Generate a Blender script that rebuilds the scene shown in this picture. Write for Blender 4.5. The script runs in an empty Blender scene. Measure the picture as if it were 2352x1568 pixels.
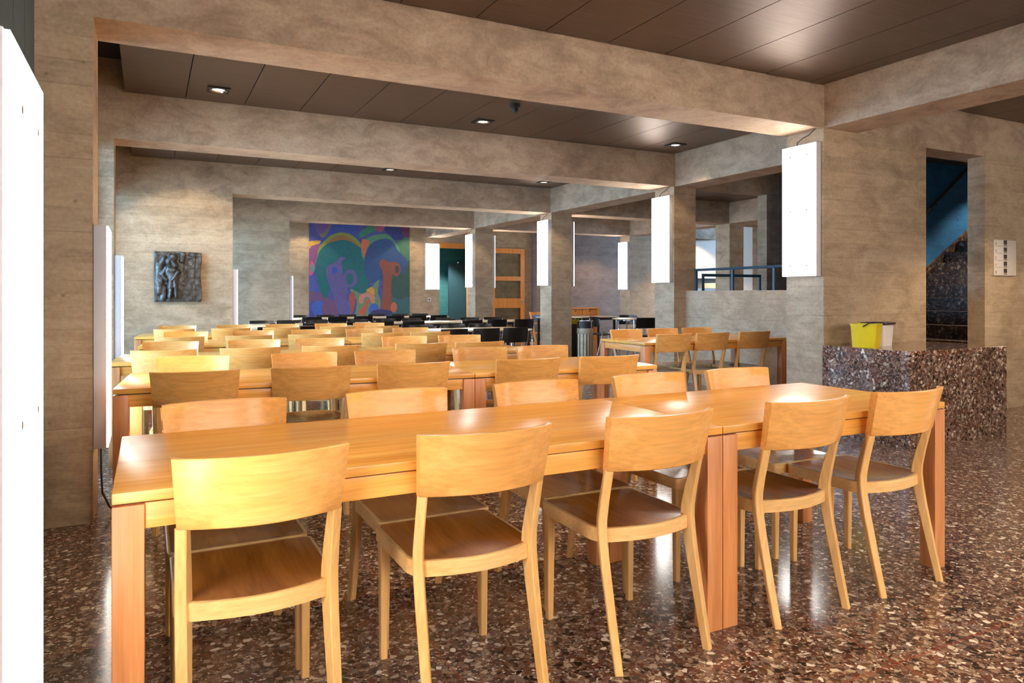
import bpy, bmesh, math, random
from mathutils import Vector, Matrix
random.seed(7)
C = bpy.context.scene.collection
PI = math.pi

# ------------------------------------------------------------------ materials
def srgb(r, g, b):
    def f(c):
        c /= 255.0
        return c / 12.92 if c <= .04045 else ((c + .055) / 1.055) ** 2.4
    return (f(r), f(g), f(b), 1)

def OUT(n, k):
    return n.outputs[2] if k == 'Result' else n.outputs[k]

class NT:
    def __init__(s, name):
        s.m = bpy.data.materials.new(name); s.m.use_nodes = True
        s.t = s.m.node_tree; s.n = s.t.nodes; s.l = s.t.links
        s.b = s.n['Principled BSDF']
    def node(s, typ, **kw):
        n = s.n.new(typ)
        for k, v in kw.items():
            if k.startswith('i_'):
                key = k[2:]; key = int(key) if key.isdigit() else key.replace('_', ' ')
                n.inputs[key].default_value = v
            else: setattr(n, k, v)
        return n
    def link(s, a, ao, b, bi): s.l.new(OUT(a, ao), b.inputs[bi])
    def coords(s, scale=(1, 1, 1), loc=(0, 0, 0)):
        tc = s.node('ShaderNodeTexCoord'); mp = s.node('ShaderNodeMapping')
        mp.inputs['Scale'].default_value = scale; mp.inputs['Location'].default_value = loc
        s.link(tc, 'Object', mp, 'Vector'); return mp
    def noise(s, mp, scale, detail=4, rough=.55, dist=0):
        n = s.node('ShaderNodeTexNoise'); n.inputs['Scale'].default_value = scale
        n.inputs['Detail'].default_value = detail; n.inputs['Roughness'].default_value = rough
        n.inputs['Distortion'].default_value = dist
        s.link(mp, 0, n, 'Vector'); return n
    def ramp(s, src, so, stops, interp='LINEAR'):
        r = s.node('ShaderNodeValToRGB'); r.color_ramp.interpolation = interp
        e = r.color_ramp.elements
        while len(e) < len(stops): e.new(.5)
        for i, (p, c) in enumerate(stops):
            e[i].position = p; e[i].color = c if len(c) == 4 else (*c, 1)
        s.l.new(OUT(src, so), r.inputs['Fac']); return r
    def mix(s, a, ao, b, bo, fac, fo=None, mode='MIX'):
        m = s.node('ShaderNodeMix', data_type='RGBA', blend_type=mode)
        s.l.new(OUT(a, ao), m.inputs[6]); s.l.new(OUT(b, bo), m.inputs[7])
        if isinstance(fac, (int, float)): m.inputs[0].default_value = fac
        else: s.l.new(OUT(fac, fo), m.inputs[0])
        return m
    def math(s, op, a, ao=None, v=None, b=None, bo=None):
        m = s.node('ShaderNodeMath', operation=op)
        s.l.new(OUT(a, ao), m.inputs[0])
        if b is not None: s.l.new(OUT(b, bo), m.inputs[1])
        elif v is not None: m.inputs[1].default_value = v
        return m
    def bump(s, src, so, strength=.2, dist=.01):
        b = s.node('ShaderNodeBump'); b.inputs['Strength'].default_value = strength
        b.inputs['Distance'].default_value = dist
        s.l.new(OUT(src, so), b.inputs['Height']); s.l.new(b.outputs[0], s.b.inputs['Normal']); return b
    def base(s, src, so): s.l.new(OUT(src, so), s.b.inputs['Base Color'])
    def set(s, **kw):
        for k, v in kw.items(): s.b.inputs[k.replace('_', ' ')].default_value = v
        return s.m

def plain(name, col, rough=.5, metal=0, emit=0, ecol=None, noise=.12):
    t = NT(name)
    mp = t.coords(); n = t.noise(mp, 14, 3)
    a = tuple(c * (1 - noise) for c in col[:3]) + (1,); b = tuple(min(1, c * (1 + noise)) for c in col[:3]) + (1,)
    r = t.ramp(n, 0, [(.3, a), (.7, b)]); t.base(r, 0)
    t.set(Roughness=rough, Metallic=metal)
    if emit:
        t.b.inputs['Emission Color'].default_value = ecol or col
        t.b.inputs['Emission Strength'].default_value = emit
    return t.m

def concrete(name, dark, mid, light, boards=True, tint=None):
    t = NT(name)
    mp = t.coords()
    big = t.noise(mp, .8, 4, .55, .5)
    mid_n = t.noise(t.coords((1, 1, 1.9)), 3.2, 7, .68, .7)
    st = t.noise(t.coords((2.6, 2.6, 30) if boards else (4, 4, 10)), 1.6, 6, .65, .3)
    r1 = t.ramp(mid_n, 0, [(.30, dark), (.5, mid), (.70, light)])
    r2 = t.ramp(big, 0, [(.32, dark), (.52, mid), (.74, light)])
    m = t.mix(r1, 0, r2, 0, .42)
    rs = t.ramp(st, 0, [(.3, (.86, .85, .84)), (.7, (1.09, 1.09, 1.09))])
    out = t.mix(m, 'Result', rs, 0, .8 if boards else .6, mode='MULTIPLY')
    fine = t.noise(mp, 42, 3, .7)
    rf = t.ramp(fine, 0, [(.3, (.86, .86, .86)), (.7, (1.1, 1.1, 1.1))])
    out = t.mix(out, 'Result', rf, 0, 1.0, mode='MULTIPLY')
    if boards:
        sp = t.node('ShaderNodeSeparateXYZ'); t.link(mp, 0, sp, 0)
        wob = t.noise(mp, .7, 1); wz = t.math('MULTIPLY', wob, 0, .02)
        zz = t.math('ADD', sp, 'Z', b=wz, bo=0)
        q = t.math('DIVIDE', zz, 0, .132)
        fl = t.math('FLOOR', q, 0); fr = t.math('FRACT', q, 0)
        wn = t.node('ShaderNodeTexWhiteNoise', noise_dimensions='1D'); t.link(fl, 0, wn, 'W')
        tone = t.ramp(wn, 0, [(0, (.93, .93, .93)), (1, (1.06, 1.06, 1.06))])
        out = t.mix(out, 'Result', tone, 0, 1.0, mode='MULTIPLY')
        ln = t.ramp(fr, 0, [(0, (.58, .56, .54)), (.03, (1, 1, 1)), (.98, (1, 1, 1)), (1, (.58, .56, .54))])
        brk = t.ramp(t.noise(t.coords((.9, .9, 8)), 1.4, 3), 0, [(.44, (0, 0, 0)), (.6, (1, 1, 1))])
        out = t.mix(out, 'Result', ln, 0, brk, 0, mode='MULTIPLY')
        hb = t.mix(ln, 0, st, 0, .5)
        t.bump(hb, 'Result', .3, .012)
    else:
        t.bump(st, 0, .15, .01)
    vo = t.node('ShaderNodeTexVoronoi', feature='F1'); vo.inputs['Scale'].default_value = 5; t.link(mp, 0, vo, 'Vector')
    ho = t.ramp(vo, 'Distance', [(.03, (.55, .53, .5)), (.06, (1, 1, 1))])
    out = t.mix(out, 'Result', ho, 0, .7, mode='MULTIPLY')
    t.base(out, 'Result'); t.set(Roughness=.72)
    return t.m

def wood(name, c1, c2, c3, axis=0, rough=.3, scale=1.0, plank=0):
    t = NT(name)
    st = [16 * scale] * 3; st[axis] = 1.1 * scale
    oi = t.node('ShaderNodeObjectInfo')
    mp = t.coords(tuple(st))
    rnd = t.math('MULTIPLY', oi, 'Random', 37.0)
    cv = t.node('ShaderNodeCombineXYZ')
    for i in range(3): t.link(rnd, 0, cv, i)
    add = t.node('ShaderNodeVectorMath', operation='ADD'); t.link(mp, 0, add, 0); t.link(cv, 0, add, 1)
    n = t.noise(add, 1.5, 6, .6, .5)
    r = t.ramp(n, 0, [(.25, c1), (.5, c2), (.75, c3)])
    st2 = [60 * scale] * 3; st2[axis] = 2.5 * scale
    f = t.noise(t.coords(tuple(st2)), 2, 3, .6)
    rf = t.ramp(f, 0, [(.3, (.86, .84, .8)), (.65, (1.06, 1.06, 1.06))])
    m = t.mix(r, 0, rf, 0, 1.0, mode='MULTIPLY')
    tr = t.math('MULTIPLY_ADD', oi, 'Random', .22); tr.inputs[2].default_value = .89
    hs = t.node('ShaderNodeHueSaturation'); t.link(m, 'Result', hs, 'Color'); t.link(tr, 0, hs, 'Value')
    out = hs
    if plank:
        sp = t.node('ShaderNodeSeparateXYZ'); t.link(t.coords(), 0, sp, 0)
        q = t.math('DIVIDE', sp, plank[0], plank[1]); fl = t.math('FLOOR', q, 0)
        ad = t.math('ADD', fl, 0, b=rnd, bo=0)
        wn = t.node('ShaderNodeTexWhiteNoise', noise_dimensions='1D'); t.link(ad, 0, wn, 'W')
        tone = t.ramp(wn, 0, [(0, (.86, .84, .8)), (1, (1.1, 1.1, 1.1))])
        out = t.mix(hs, 0, tone, 0, 1.0, mode='MULTIPLY')
    t.l.new(out.outputs[2 if plank else 0], t.b.inputs['Base Color'])
    t.bump(f, 0, .06, .003)
    t.set(Roughness=rough)
    t.b.inputs['Specular IOR Level'].default_value = .5
    return t.m

def terrazzo(name, scale, rough, joints=False, matrix=(.05, .022, .014), bright=1.0):
    t = NT(name)
    mp = t.coords()
    wn = t.noise(mp, 16, 2); wv = t.mix(mp, 0, wn, 'Color', .03)
    layers = []
    stones = [(0, (.018, .012, .010)), (.13, (.085, .030, .018)), (.25, (.15, .085, .058)), (.38, (.055, .035, .028)), (.50, (.23, .15, .105)),
              (.60, (.12, .05, .03)), (.68, (.33, .245, .18)), (.78, (.16, .115, .095)), (.88, (.46, .37, .29)), (.95, (.62, .54, .46))]
    stones = [(p, tuple(min(1, x * bright) for x in c)) for p, c in stones]
    def layer(sc, edge):
        v = t.node('ShaderNodeTexVoronoi', feature='F1'); v.inputs['Scale'].default_value = sc; t.link(wv, 'Result', v, 'Vector')
        e = t.node('ShaderNodeTexVoronoi', feature='DISTANCE_TO_EDGE'); e.inputs['Scale'].default_value = sc; t.link(wv, 'Result', e, 'Vector')
        sp = t.node('ShaderNodeSeparateColor'); t.link(v, 'Color', sp, 0)
        col = t.ramp(sp, 0, stones, 'CONSTANT')
        msk = t.ramp(e, 'Distance', [(edge, (0, 0, 0)), (edge + .03, (1, 1, 1))])
        return col, msk, sp
    ca, ma, sa = layer(scale, .07)
    cb, mb, sb = layer(scale * 2.3, .06)
    mtx = t.node('ShaderNodeRGB'); mtx.outputs[0].default_value = (*matrix, 1)
    small = t.mix(mtx, 0, cb, 0, mb, 0)
    pick = t.ramp(sa, 1, [(.30, (0, 0, 0)), (.31, (1, 1, 1))])
    mm = t.math('MULTIPLY', ma, 0, b=pick, bo=0)
    out = t.mix(small, 'Result', ca, 0, mm, 0)
    if joints:
        for ax, per in (('X', 1.35), ('Y', 1.35)):
            sp = t.node('ShaderNodeSeparateXYZ'); t.link(mp, 0, sp, 0)
            q = t.math('DIVIDE', sp, ax, per); q2 = t.math('ADD', q, 0, .34 if ax == 'X' else .856); fr = t.math('FRACT', q2, 0)
            jl = t.ramp(fr, 0, [(0, (1, 1, 1)), (.007, (0, 0, 0)), (1, (0, 0, 0))], 'CONSTANT')
            jc = t.node('ShaderNodeRGB'); jc.outputs[0].default_value = (.24, .045, .022, 1)
            jf = t.math('MULTIPLY', jl, 0, .5)
            out = t.mix(out, 'Result', jc, 0, jf, 0)
    t.base(out, 'Result'); t.set(Roughness=rough)
    t.bump(wn, 0, .02, .002)
    return t.m

def metal_panel(name, c1, c2):
    t = NT(name)
    mp = t.coords((1, 40, 1)); n = t.noise(mp, 3, 3)
    r = t.ramp(n, 0, [(.3, c1), (.7, c2)]); t.base(r, 0)
    w = t.node('ShaderNodeTexWave', wave_type='BANDS', bands_direction='Y'); w.inputs['Scale'].default_value = 26
    t.link(t.coords(), 0, w, 'Vector')
    t.bump(w, 0, .25, .004)
    t.set(Roughness=.36, Metallic=.65)
    return t.m

M = {}
M['concrete'] = concrete('board_marked_concrete', srgb(148, 124, 98), srgb(190, 164, 134), srgb(217, 194, 164))
M['concrete_beam'] = concrete('beam_concrete', srgb(138, 114, 94), srgb(188, 160, 134), srgb(216, 193, 165), boards=False)
M['concrete_unlit'] = concrete('unlit_concrete', srgb(112, 92, 82), srgb(140, 118, 106), srgb(160, 138, 124))  # same concrete in darker tones, standing in for missing light
M['blue_wall'] = concrete('blue_painted_concrete', srgb(4, 84, 150), srgb(10, 106, 176), srgb(22, 126, 196))
M['teal_wall'] = concrete('teal_painted_concrete', srgb(34, 100, 124), srgb(50, 124, 148), srgb(68, 142, 164))
M['floor'] = terrazzo('terrazzo_floor', 46, .15, joints=True, matrix=(.12, .05, .032), bright=1.2)
M['block'] = terrazzo('terrazzo_block', 40, .10, matrix=(.20, .085, .06), bright=1.15)
M['block_red'] = terrazzo('terrazzo_block_red', 38, .10, matrix=(.26, .06, .025), bright=1.4)
M['ceiling'] = metal_panel('brown_metal_ceiling', srgb(100, 79, 66), srgb(120, 97, 82))
M['slab'] = plain('dark_slab', srgb(52, 46, 42), .9)
M['table_x'] = wood('table_wood_long', srgb(222, 148, 60), srgb(238, 170, 80), srgb(246, 188, 104), 0, .26, .8, plank=('Y', .115))
M['table_z'] = wood('table_wood_upright', srgb(190, 116, 66), srgb(210, 138, 84), srgb(226, 158, 104), 2, .38, .9)
M['table_y'] = wood('table_wood_cross', srgb(212, 136, 68), srgb(230, 156, 86), srgb(240, 174, 106), 1, .34, .9)
M['beech_x'] = wood('beech_back', srgb(222, 157, 82), srgb(233, 169, 93), srgb(241, 184, 112), 0, .28, .7)
M['beech_z'] = wood('beech_leg', srgb(222, 168, 98), srgb(232, 182, 114), srgb(240, 196, 132), 2, .32, .8)
M['beech_y'] = wood('beech_apron', srgb(222, 170, 104), srgb(232, 184, 120), srgb(240, 198, 136), 0, .32, .8)
M['seat'] = wood('stained_seat', srgb(142, 80, 26), srgb(172, 102, 36), srgb(192, 120, 50), 1, .22, .8)
M['door_wood'] = wood('orange_door_wood', srgb(214, 126, 50), srgb(232, 146, 66), srgb(242, 164, 86), 2, .35, .7)
M['black'] = plain('black_lacquer', srgb(16, 14, 14), .28)
M['black_frame'] = plain('black_steel', srgb(24, 20, 18), .45)
M['chrome'] = plain('chrome', srgb(205, 205, 210), .16, 1)
M['steel'] = plain('brushed_steel', srgb(170, 164, 156), .32, 1)
M['pale_top'] = plain('pale_laminate', srgb(214, 190, 158), .25, noise=.05)
M['white_top'] = plain('white_laminate', srgb(226, 220, 210), .25, noise=.04)
M['housing'] = plain('lamp_housing', srgb(222, 216, 222), .45, noise=.03)
LAMP = (1.0, .88, .75, 1)
M['lamp'] = plain('lamp_glow', (1, 1, 1, 1), .4, emit=25, ecol=LAMP, noise=0)
M['lamp_soft'] = plain('lamp_glow_soft', (1, 1, 1, 1), .4, emit=9, ecol=(1, .94, .86, 1), noise=0)
M['lamp_fill'] = plain('lamp_fill_glow', (1, 1, 1, 1), .4, emit=20, ecol=(1, .95, .88, 1), noise=0)  # glow of the added lamps behind the viewpoint
M['screw'] = plain('screw_grey', srgb(120, 112, 104), .4)
M['cable'] = plain('cable_grey', srgb(70, 56, 48), .6)
M['down_glow'] = plain('downlight_glow', (1, 1, 1, 1), .4, emit=4, ecol=(1, .9, .78, 1), noise=0)
M['dark_trim'] = plain('dark_trim', srgb(30, 26, 26), .5)
M['teal_metal'] = plain('teal_grey_metal', srgb(76, 96, 102), .5)
M['teal_door'] = plain('teal_door_paint', srgb(44, 84, 112), .45)
M['bin_metal'] = plain('bin_metal', srgb(176, 160, 134), .42, .8)
M['rail'] = plain('blue_grey_rail', srgb(50, 74, 90), .4)
M['yellow'] = plain('yellow_plastic', srgb(226, 200, 16), .4, noise=.04)
M['white_plastic'] = plain('white_plastic', srgb(232, 224, 220), .4, noise=.03)
M['bag_dark'] = plain('dark_bin_liner', srgb(44, 36, 44), .35)
M['bag_pale'] = plain('pale_bin_liner', srgb(176, 160, 132), .4)
M['plaster'] = plain('pale_plaster', srgb(222, 206, 188), .8, noise=.04)
M['sign_white'] = plain('sign_white', srgb(228, 216, 204), .4, noise=.03)
M['sign_dark'] = plain('sign_dark', srgb(46, 30, 22), .5)
M['pink'] = plain('pink_paper', srgb(214, 110, 180), .6)
M['blue_pad'] = plain('blue_pad', srgb(96, 120, 158), .7)
M['frame_grey'] = plain('window_frame_grey', srgb(92, 100, 104), .5)
M['socket'] = plain('socket_white', srgb(220, 205, 195), .4)
M['tread'] = terrazzo('terrazzo_stairs', 22, .5, matrix=(.02, .010, .008), bright=.42)

def bronze():
    t = NT('bronze_patina')
    mp = t.coords(); n = t.noise(mp, 16, 5, .65); n2 = t.noise(mp, 60, 3)
    r = t.ramp(n, 0, [(.3, srgb(52, 44, 40)), (.5, srgb(84, 78, 74)), (.7, srgb(112, 116, 118))]); t.base(r, 0)
    t.bump(n2, 0, .25, .006); t.set(Roughness=.42, Metallic=.55); return t.m
M['bronze'] = bronze()

def thin_glass(name, ior):
    t = NT(name)
    tr = t.node('ShaderNodeBsdfTransparent'); tr.inputs[0].default_value = (.93, .96, .95, 1)
    gl = t.node('ShaderNodeBsdfGlossy'); gl.inputs['Roughness'].default_value = .02
    mx = t.node('ShaderNodeMixShader'); fz = t.node('ShaderNodeFresnel'); fz.inputs['IOR'].default_value = ior
    t.link(fz, 0, mx, 0); t.link(tr, 0, mx, 1); t.link(gl, 0, mx, 2); t.link(mx, 0, t.n['Material Output'], 'Surface')
    return t.m
M['glass'] = thin_glass('door_glass', 1.45)
M['window_glass'] = thin_glass('window_glass', 1.3)

# ------------------------------------------------------------------ mesh helpers
class MB:
    def __init__(s): s.bm = bmesh.new(); s.mi = 0
    def _mat(s, faces):
        for f in faces: f.material_index = s.mi
    def box(s, x0, x1, y0, y1, z0, z1, bev=0):
        r = bmesh.ops.create_cube(s.bm, size=1)
        vs = r['verts']
        for v in vs:
            v.co = Vector((x0 + (v.co.x + .5) * (x1 - x0), y0 + (v.co.y + .5) * (y1 - y0), z0 + (v.co.z + .5) * (z1 - z0)))
        fs = set(f for v in vs for f in v.link_faces); s._mat(fs)
        if bev:
            es = list(set(e for v in vs for e in v.link_edges))
            bmesh.ops.bevel(s.bm, geom=es, offset=bev, segments=2, profile=.6, affect='EDGES', clamp_overlap=True, material=-1)
        return s
    def loft(s, rings, cap=True, closed=True):
        vr = [[s.bm.verts.new(p) for p in ring] for ring in rings]
        fs = []
        n = len(vr[0])
        for a, b in zip(vr, vr[1:]):
            for i in range(n if closed else n - 1):
                j = (i + 1) % n
                fs.append(s.bm.faces.new((a[i], a[j], b[j], b[i])))
        if cap:
            fs.append(s.bm.faces.new(list(reversed(vr[0])))); fs.append(s.bm.faces.new(vr[-1]))
        s._mat(fs); return s
    def tube(s, pts, r, n=8, cap=True):
        pts = [Vector(p) for p in pts]; rings = []
        up = None
        for i, p in enumerate(pts):
            d = (pts[min(i + 1, len(pts) - 1)] - pts[max(i - 1, 0)]).normalized()
            if up is None:
                up = Vector((0, 0, 1)) if abs(d.z) < .9 else Vector((1, 0, 0))
            u = d.cross(up).normalized(); w = u.cross(d).normalized(); up = w
            rr = r[i] if isinstance(r, (list, tuple)) else r
            rings.append([p + u * (rr * math.cos(2 * PI * k / n)) + w * (rr * math.sin(2 * PI * k / n)) for k in range(n)])
        return s.loft(rings, cap)
    def lathe(s, prof, n=28, cx=0, cy=0, cap=True):
        rings = [[(cx + r * math.cos(2 * PI * k / n), cy + r * math.sin(2 * PI * k / n), z) for k in range(n)] for r, z in prof]
        return s.loft(rings, cap)
    def poly(s, pts):
        f = s.bm.faces.new([s.bm.verts.new(p) for p in pts]); s._mat([f]); return s
    def build(s, name, mats, parent=None, smooth=30, loc=None):
        bmesh.ops.recalc_face_normals(s.bm, faces=s.bm.faces)
        me = bpy.data.meshes.new(name); s.bm.to_mesh(me); s.bm.free()
        for m in (mats if isinstance(mats, (list, tuple)) else [mats]): me.materials.append(m)
        if smooth:
            me.polygons.foreach_set('use_smooth', [True] * len(me.polygons))
            me.set_sharp_from_angle(angle=math.radians(smooth))
        o = bpy.data.objects.new(name, me); C.objects.link(o)
        if parent: o.parent = parent
        if loc: o.location = loc
        return o

def smooth_curve(pts, k=5):
    n = len(pts); out = []
    for i in range(n):
        p0, p1, p2, p3 = pts[i - 1], pts[i], pts[(i + 1) % n], pts[(i + 2) % n]
        for j in range(k):
            t = j / k
            out.append(tuple(.5 * ((2 * b) + (-a + c) * t + (2 * a - 5 * b + 4 * c - d) * t * t + (-a + 3 * b - 3 * c + d) * t ** 3)
                             for a, b, c, d in zip(p0, p1, p2, p3)))
    return out

def tag(o, label, cat, group=None, kind=None):
    o['label'] = label; o['category'] = cat
    if group: o['group'] = group
    if kind: o['kind'] = kind
    return o
def thing(name, label, cat, loc=(0, 0, 0), rz=0, group=None):
    o = bpy.data.objects.new(name, None); C.objects.link(o)
    o.empty_display_size = .1
    o.location = loc; o.rotation_euler = (0, 0, rz)
    return tag(o, label, cat, group)
def struct(name, label, cat, mb, mat, parent=None, smooth=0):
    o = mb.build(name, mat, parent, smooth)
    if parent is None: tag(o, label, cat, None, 'structure')
    return o
def dup(root, loc, rz, label, group=None):
    r = root.copy(); C.objects.link(r); r.location = loc; r.rotation_euler = (0, 0, rz); r['label'] = label
    if group: r['group'] = group
    for ch in list(root.children):
        c = ch.copy(); C.objects.link(c); c.parent = r
        for g in list(ch.children):
            d = g.copy(); C.objects.link(d); d.parent = c
    return r
ORD = ['first', 'second', 'third', 'fourth', 'fifth', 'sixth', 'seventh', 'eighth', 'ninth']
def ordinal(i, n):
    if i == 0: return 'leftmost'
    if i == n - 1: return 'rightmost'
    return ORD[i] + ' from left'

SKY = 12.0
EXPO = 0.64
MURAL = [
 ((110, 85, 150), [(3.69, 3.0), (3.69, 2.82), (3.81, 2.69), (3.97, 2.74), (4.07, 2.9), (4.13, 3.02)]),
 ((120, 115, 90), [(3.78, 2.71), (3.92, 2.8), (4.06, 2.99), (4.14, 3.02), (4.01, 2.81), (3.88, 2.64)]),
 ((62, 84, 165), [(3.81, 2.52), (3.94, 2.69), (4.06, 2.92), (4.15, 3.04), (4.66, 3.04), (4.78, 2.79), (4.76, 2.58), (4.47, 2.69), (4.13, 2.67), (3.9, 2.48)]),
 ((205, 160, 60), [(3.53, 2.53), (3.67, 2.56), (3.81, 2.56), (3.74, 2.46), (3.6, 2.44), (3.53, 2.36)]),
 ((135, 80, 130), [(3.53, 2.31), (3.65, 2.45), (3.81, 2.48), (3.74, 2.34), (3.73, 2.2), (3.69, 1.97), (3.67, 1.84), (3.6, 1.7), (3.53, 1.65)]),
 ((200, 90, 130), [(3.53, 1.93), (3.6, 2.06), (3.67, 1.93), (3.63, 1.77), (3.53, 1.7)]),
 ((90, 150, 140), [(3.66, 1.88), (3.65, 1.82), (3.62, 1.78), (3.59, 1.78), (3.57, 1.82), (3.56, 1.88), (3.57, 1.94), (3.59, 1.98), (3.62, 1.98), (3.65, 1.94)]),
 ((80, 90, 165), [(3.53, 1.65), (3.67, 1.7), (3.72, 1.47), (3.81, 1.24), (3.53, 1.22)]),
 ((110, 82, 120), [(3.53, 1.29), (3.78, 1.29), (4.01, 1.15), (3.9, 1.01), (3.67, 1.08), (3.53, 1.04)]),
 ((130, 145, 70), [(3.72, 2.16), (3.75, 2.36), (3.9, 2.57), (4.1, 2.73), (4.33, 2.79), (4.57, 2.74), (4.76, 2.59), (4.89, 2.37), (4.92, 2.09), (4.31, 1.99), (3.73, 1.97)]),
 ((150, 110, 70), [(3.81, 2.27), (3.99, 2.55), (4.22, 2.7), (4.47, 2.69), (4.68, 2.55), (4.83, 2.37), (4.83, 2.18), (4.31, 2.08), (3.81, 2.16)]),
 ((35, 105, 110), [(3.68, 1.88), (3.73, 2.16), (3.83, 2.37), (4.01, 2.51), (4.29, 2.6), (4.52, 2.58), (4.71, 2.48), (4.83, 2.39), (4.89, 2.18), (4.92, 1.76), (5.04, 1.55), (5.0, 1.36), (4.85, 1.26), (4.66, 1.29), (4.47, 1.41), (4.24, 1.61), (4.1, 1.52), (4.01, 1.24), (3.92, 1.15), (3.81, 1.29), (3.72, 1.56)]),
 ((70, 115, 95), [(6.11, 2.77), (5.9, 2.69), (5.73, 2.56), (5.83, 2.3), (5.93, 2.11), (6.11, 1.97)]),
 ((52, 66, 130), [(5.41, 2.97), (5.73, 3.0), (5.95, 2.91), (5.93, 2.69), (5.68, 2.66), (5.51, 2.8)]),
 ((110, 60, 95), [(5.89, 3.0), (6.11, 3.01), (6.11, 2.75), (5.93, 2.76)]),
 ((60, 130, 110), [(4.78, 2.79), (4.95, 2.94), (5.14, 3.04), (5.29, 2.95), (5.04, 2.8), (4.8, 2.67)]),
 ((160, 90, 120), [(5.16, 3.04), (5.43, 3.03), (5.38, 2.86), (5.24, 2.86)]),
 ((85, 140, 115), [(4.85, 2.18), (4.85, 2.56), (5.04, 2.71), (5.33, 2.79), (5.55, 2.77), (5.75, 2.56), (5.83, 2.33), (5.43, 2.2), (5.07, 2.09)]),
 ((205, 110, 85), [(4.83, 2.42), (4.85, 2.63), (4.95, 2.63), (5.04, 2.57), (4.95, 2.35), (4.92, 2.14)]),
 ((55, 85, 135), [(4.91, 2.14), (5.0, 2.42), (5.16, 2.59), (5.41, 2.67), (5.63, 2.62), (5.8, 2.37), (6.03, 2.16), (6.05, 1.97), (5.9, 1.77), (5.63, 1.72), (5.38, 1.62), (5.19, 1.55), (5.04, 1.56), (4.92, 1.76)]),
 ((60, 90, 85), [(5.65, 1.72), (5.93, 1.8), (6.11, 2.12), (6.11, 1.1), (5.83, 1.12), (5.63, 1.22)]),
 ((60, 105, 110), [(5.61, 1.15), (5.83, 1.07), (6.11, 1.15), (6.11, 0.42), (5.61, 0.43)]),
 ((105, 135, 110), [(4.54, 1.38), (4.85, 1.26), (5.04, 1.38), (5.29, 1.62), (5.26, 1.29), (5.33, 1.05), (5.24, 0.58), (4.95, 0.44), (4.66, 0.59), (4.71, 1.05)]),
 ((205, 150, 70), [(4.95, 1.34), (5.09, 1.43), (5.16, 1.36), (5.16, 1.22), (5.04, 1.29)]),
 ((160, 85, 75), [(4.52, 1.22), (4.64, 1.29), (4.67, 1.05), (4.59, 0.75), (4.47, 0.64), (4.5, 0.94)]),
 ((190, 130, 115), [(4.77, 1.03), (4.8, 1.22), (5.0, 1.29), (5.16, 1.2), (5.18, 1.03), (5.09, 1.03), (5.03, 1.16), (4.92, 1.16), (4.86, 1.02)]),
 ((190, 95, 75), [(4.76, 0.8), (4.9, 0.96), (4.96, 1.1), (5.04, 1.08), (4.96, 0.86), (4.85, 0.68)]),
 ((70, 100, 185), [(5.04, 0.94), (5.19, 1.01), (5.29, 0.86), (5.19, 0.72), (5.04, 0.75)]),
 ((70, 100, 185), [(3.94, 0.9), (3.91, 0.78), (3.82, 0.71), (3.71, 0.71), (3.62, 0.79), (3.58, 0.9), (3.62, 1.01), (3.71, 1.08), (3.82, 1.08), (3.91, 1.01)]),
 ((70, 100, 185), [(4.54, 0.85), (4.52, 0.69), (4.45, 0.6), (4.36, 0.6), (4.29, 0.7), (4.26, 0.85), (4.29, 1.0), (4.36, 1.09), (4.45, 1.09), (4.52, 1.0)]),
 ((110, 82, 120), [(4.26, 0.87), (4.22, 0.73), (4.11, 0.64), (3.98, 0.65), (3.87, 0.73), (3.83, 0.88), (3.87, 1.02), (3.98, 1.1), (4.11, 1.1), (4.22, 1.01)]),
 ((98, 90, 145), [(3.94, 1.82), (4.0, 1.96), (4.2, 2.05), (4.26, 2.16), (4.38, 2.18), (4.43, 2.14), (4.32, 2.04), (4.35, 1.89), (4.36, 1.71), (4.47, 1.48), (4.45, 1.06), (4.5, 0.85), (4.31, 0.69), (4.17, 1.06), (4.1, 1.29), (3.99, 1.56)]),
 ((98, 90, 145), [(4.73, 1.64), (4.69, 1.51), (4.6, 1.42), (4.49, 1.42), (4.4, 1.5), (4.36, 1.64), (4.4, 1.77), (4.49, 1.86), (4.6, 1.86), (4.69, 1.78)]),
 ((35, 105, 110), [(4.62, 1.63), (4.61, 1.54), (4.56, 1.49), (4.5, 1.49), (4.46, 1.54), (4.44, 1.63), (4.46, 1.71), (4.5, 1.76), (4.56, 1.76), (4.61, 1.71)]),
 ((45, 85, 185), [(4.22, 1.84), (4.21, 1.79), (4.17, 1.76), (4.13, 1.76), (4.1, 1.79), (4.09, 1.84), (4.1, 1.89), (4.13, 1.92), (4.17, 1.92), (4.21, 1.89)]),
 ((140, 82, 72), [(5.29, 2.03), (5.39, 2.15), (5.55, 2.07), (5.75, 2.08), (5.86, 1.97), (5.84, 1.77), (5.73, 1.7), (5.64, 1.74), (5.61, 1.29), (5.63, 0.83), (5.35, 0.84), (5.38, 1.29), (5.39, 1.77)]),
 ((70, 75, 75), [(5.82, 1.89), (5.81, 1.83), (5.78, 1.8), (5.75, 1.8), (5.73, 1.83), (5.72, 1.89), (5.73, 1.95), (5.75, 1.99), (5.78, 1.99), (5.81, 1.95)]),
 ((190, 110, 90), [(5.77, 0.91), (5.75, 0.83), (5.71, 0.78), (5.65, 0.78), (5.61, 0.83), (5.59, 0.91), (5.61, 0.98), (5.65, 1.03), (5.71, 1.03), (5.75, 0.98)]),
 ((62, 60, 110), [(5.63, 0.76), (5.58, 0.71), (5.43, 0.68), (5.26, 0.68), (5.12, 0.72), (5.07, 0.77), (5.12, 0.82), (5.26, 0.85), (5.43, 0.85), (5.58, 0.82)])]
# ------------------------------------------------------------------ the setting
ZB, ZC = 2.744, 3.127           # beam underside, ceiling panels
TOP = 3.56
F = [1.08, 4.48, 7.85, 11.42, 14.93]
T = .42
def bx(*a): return MB().box(*a)

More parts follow.
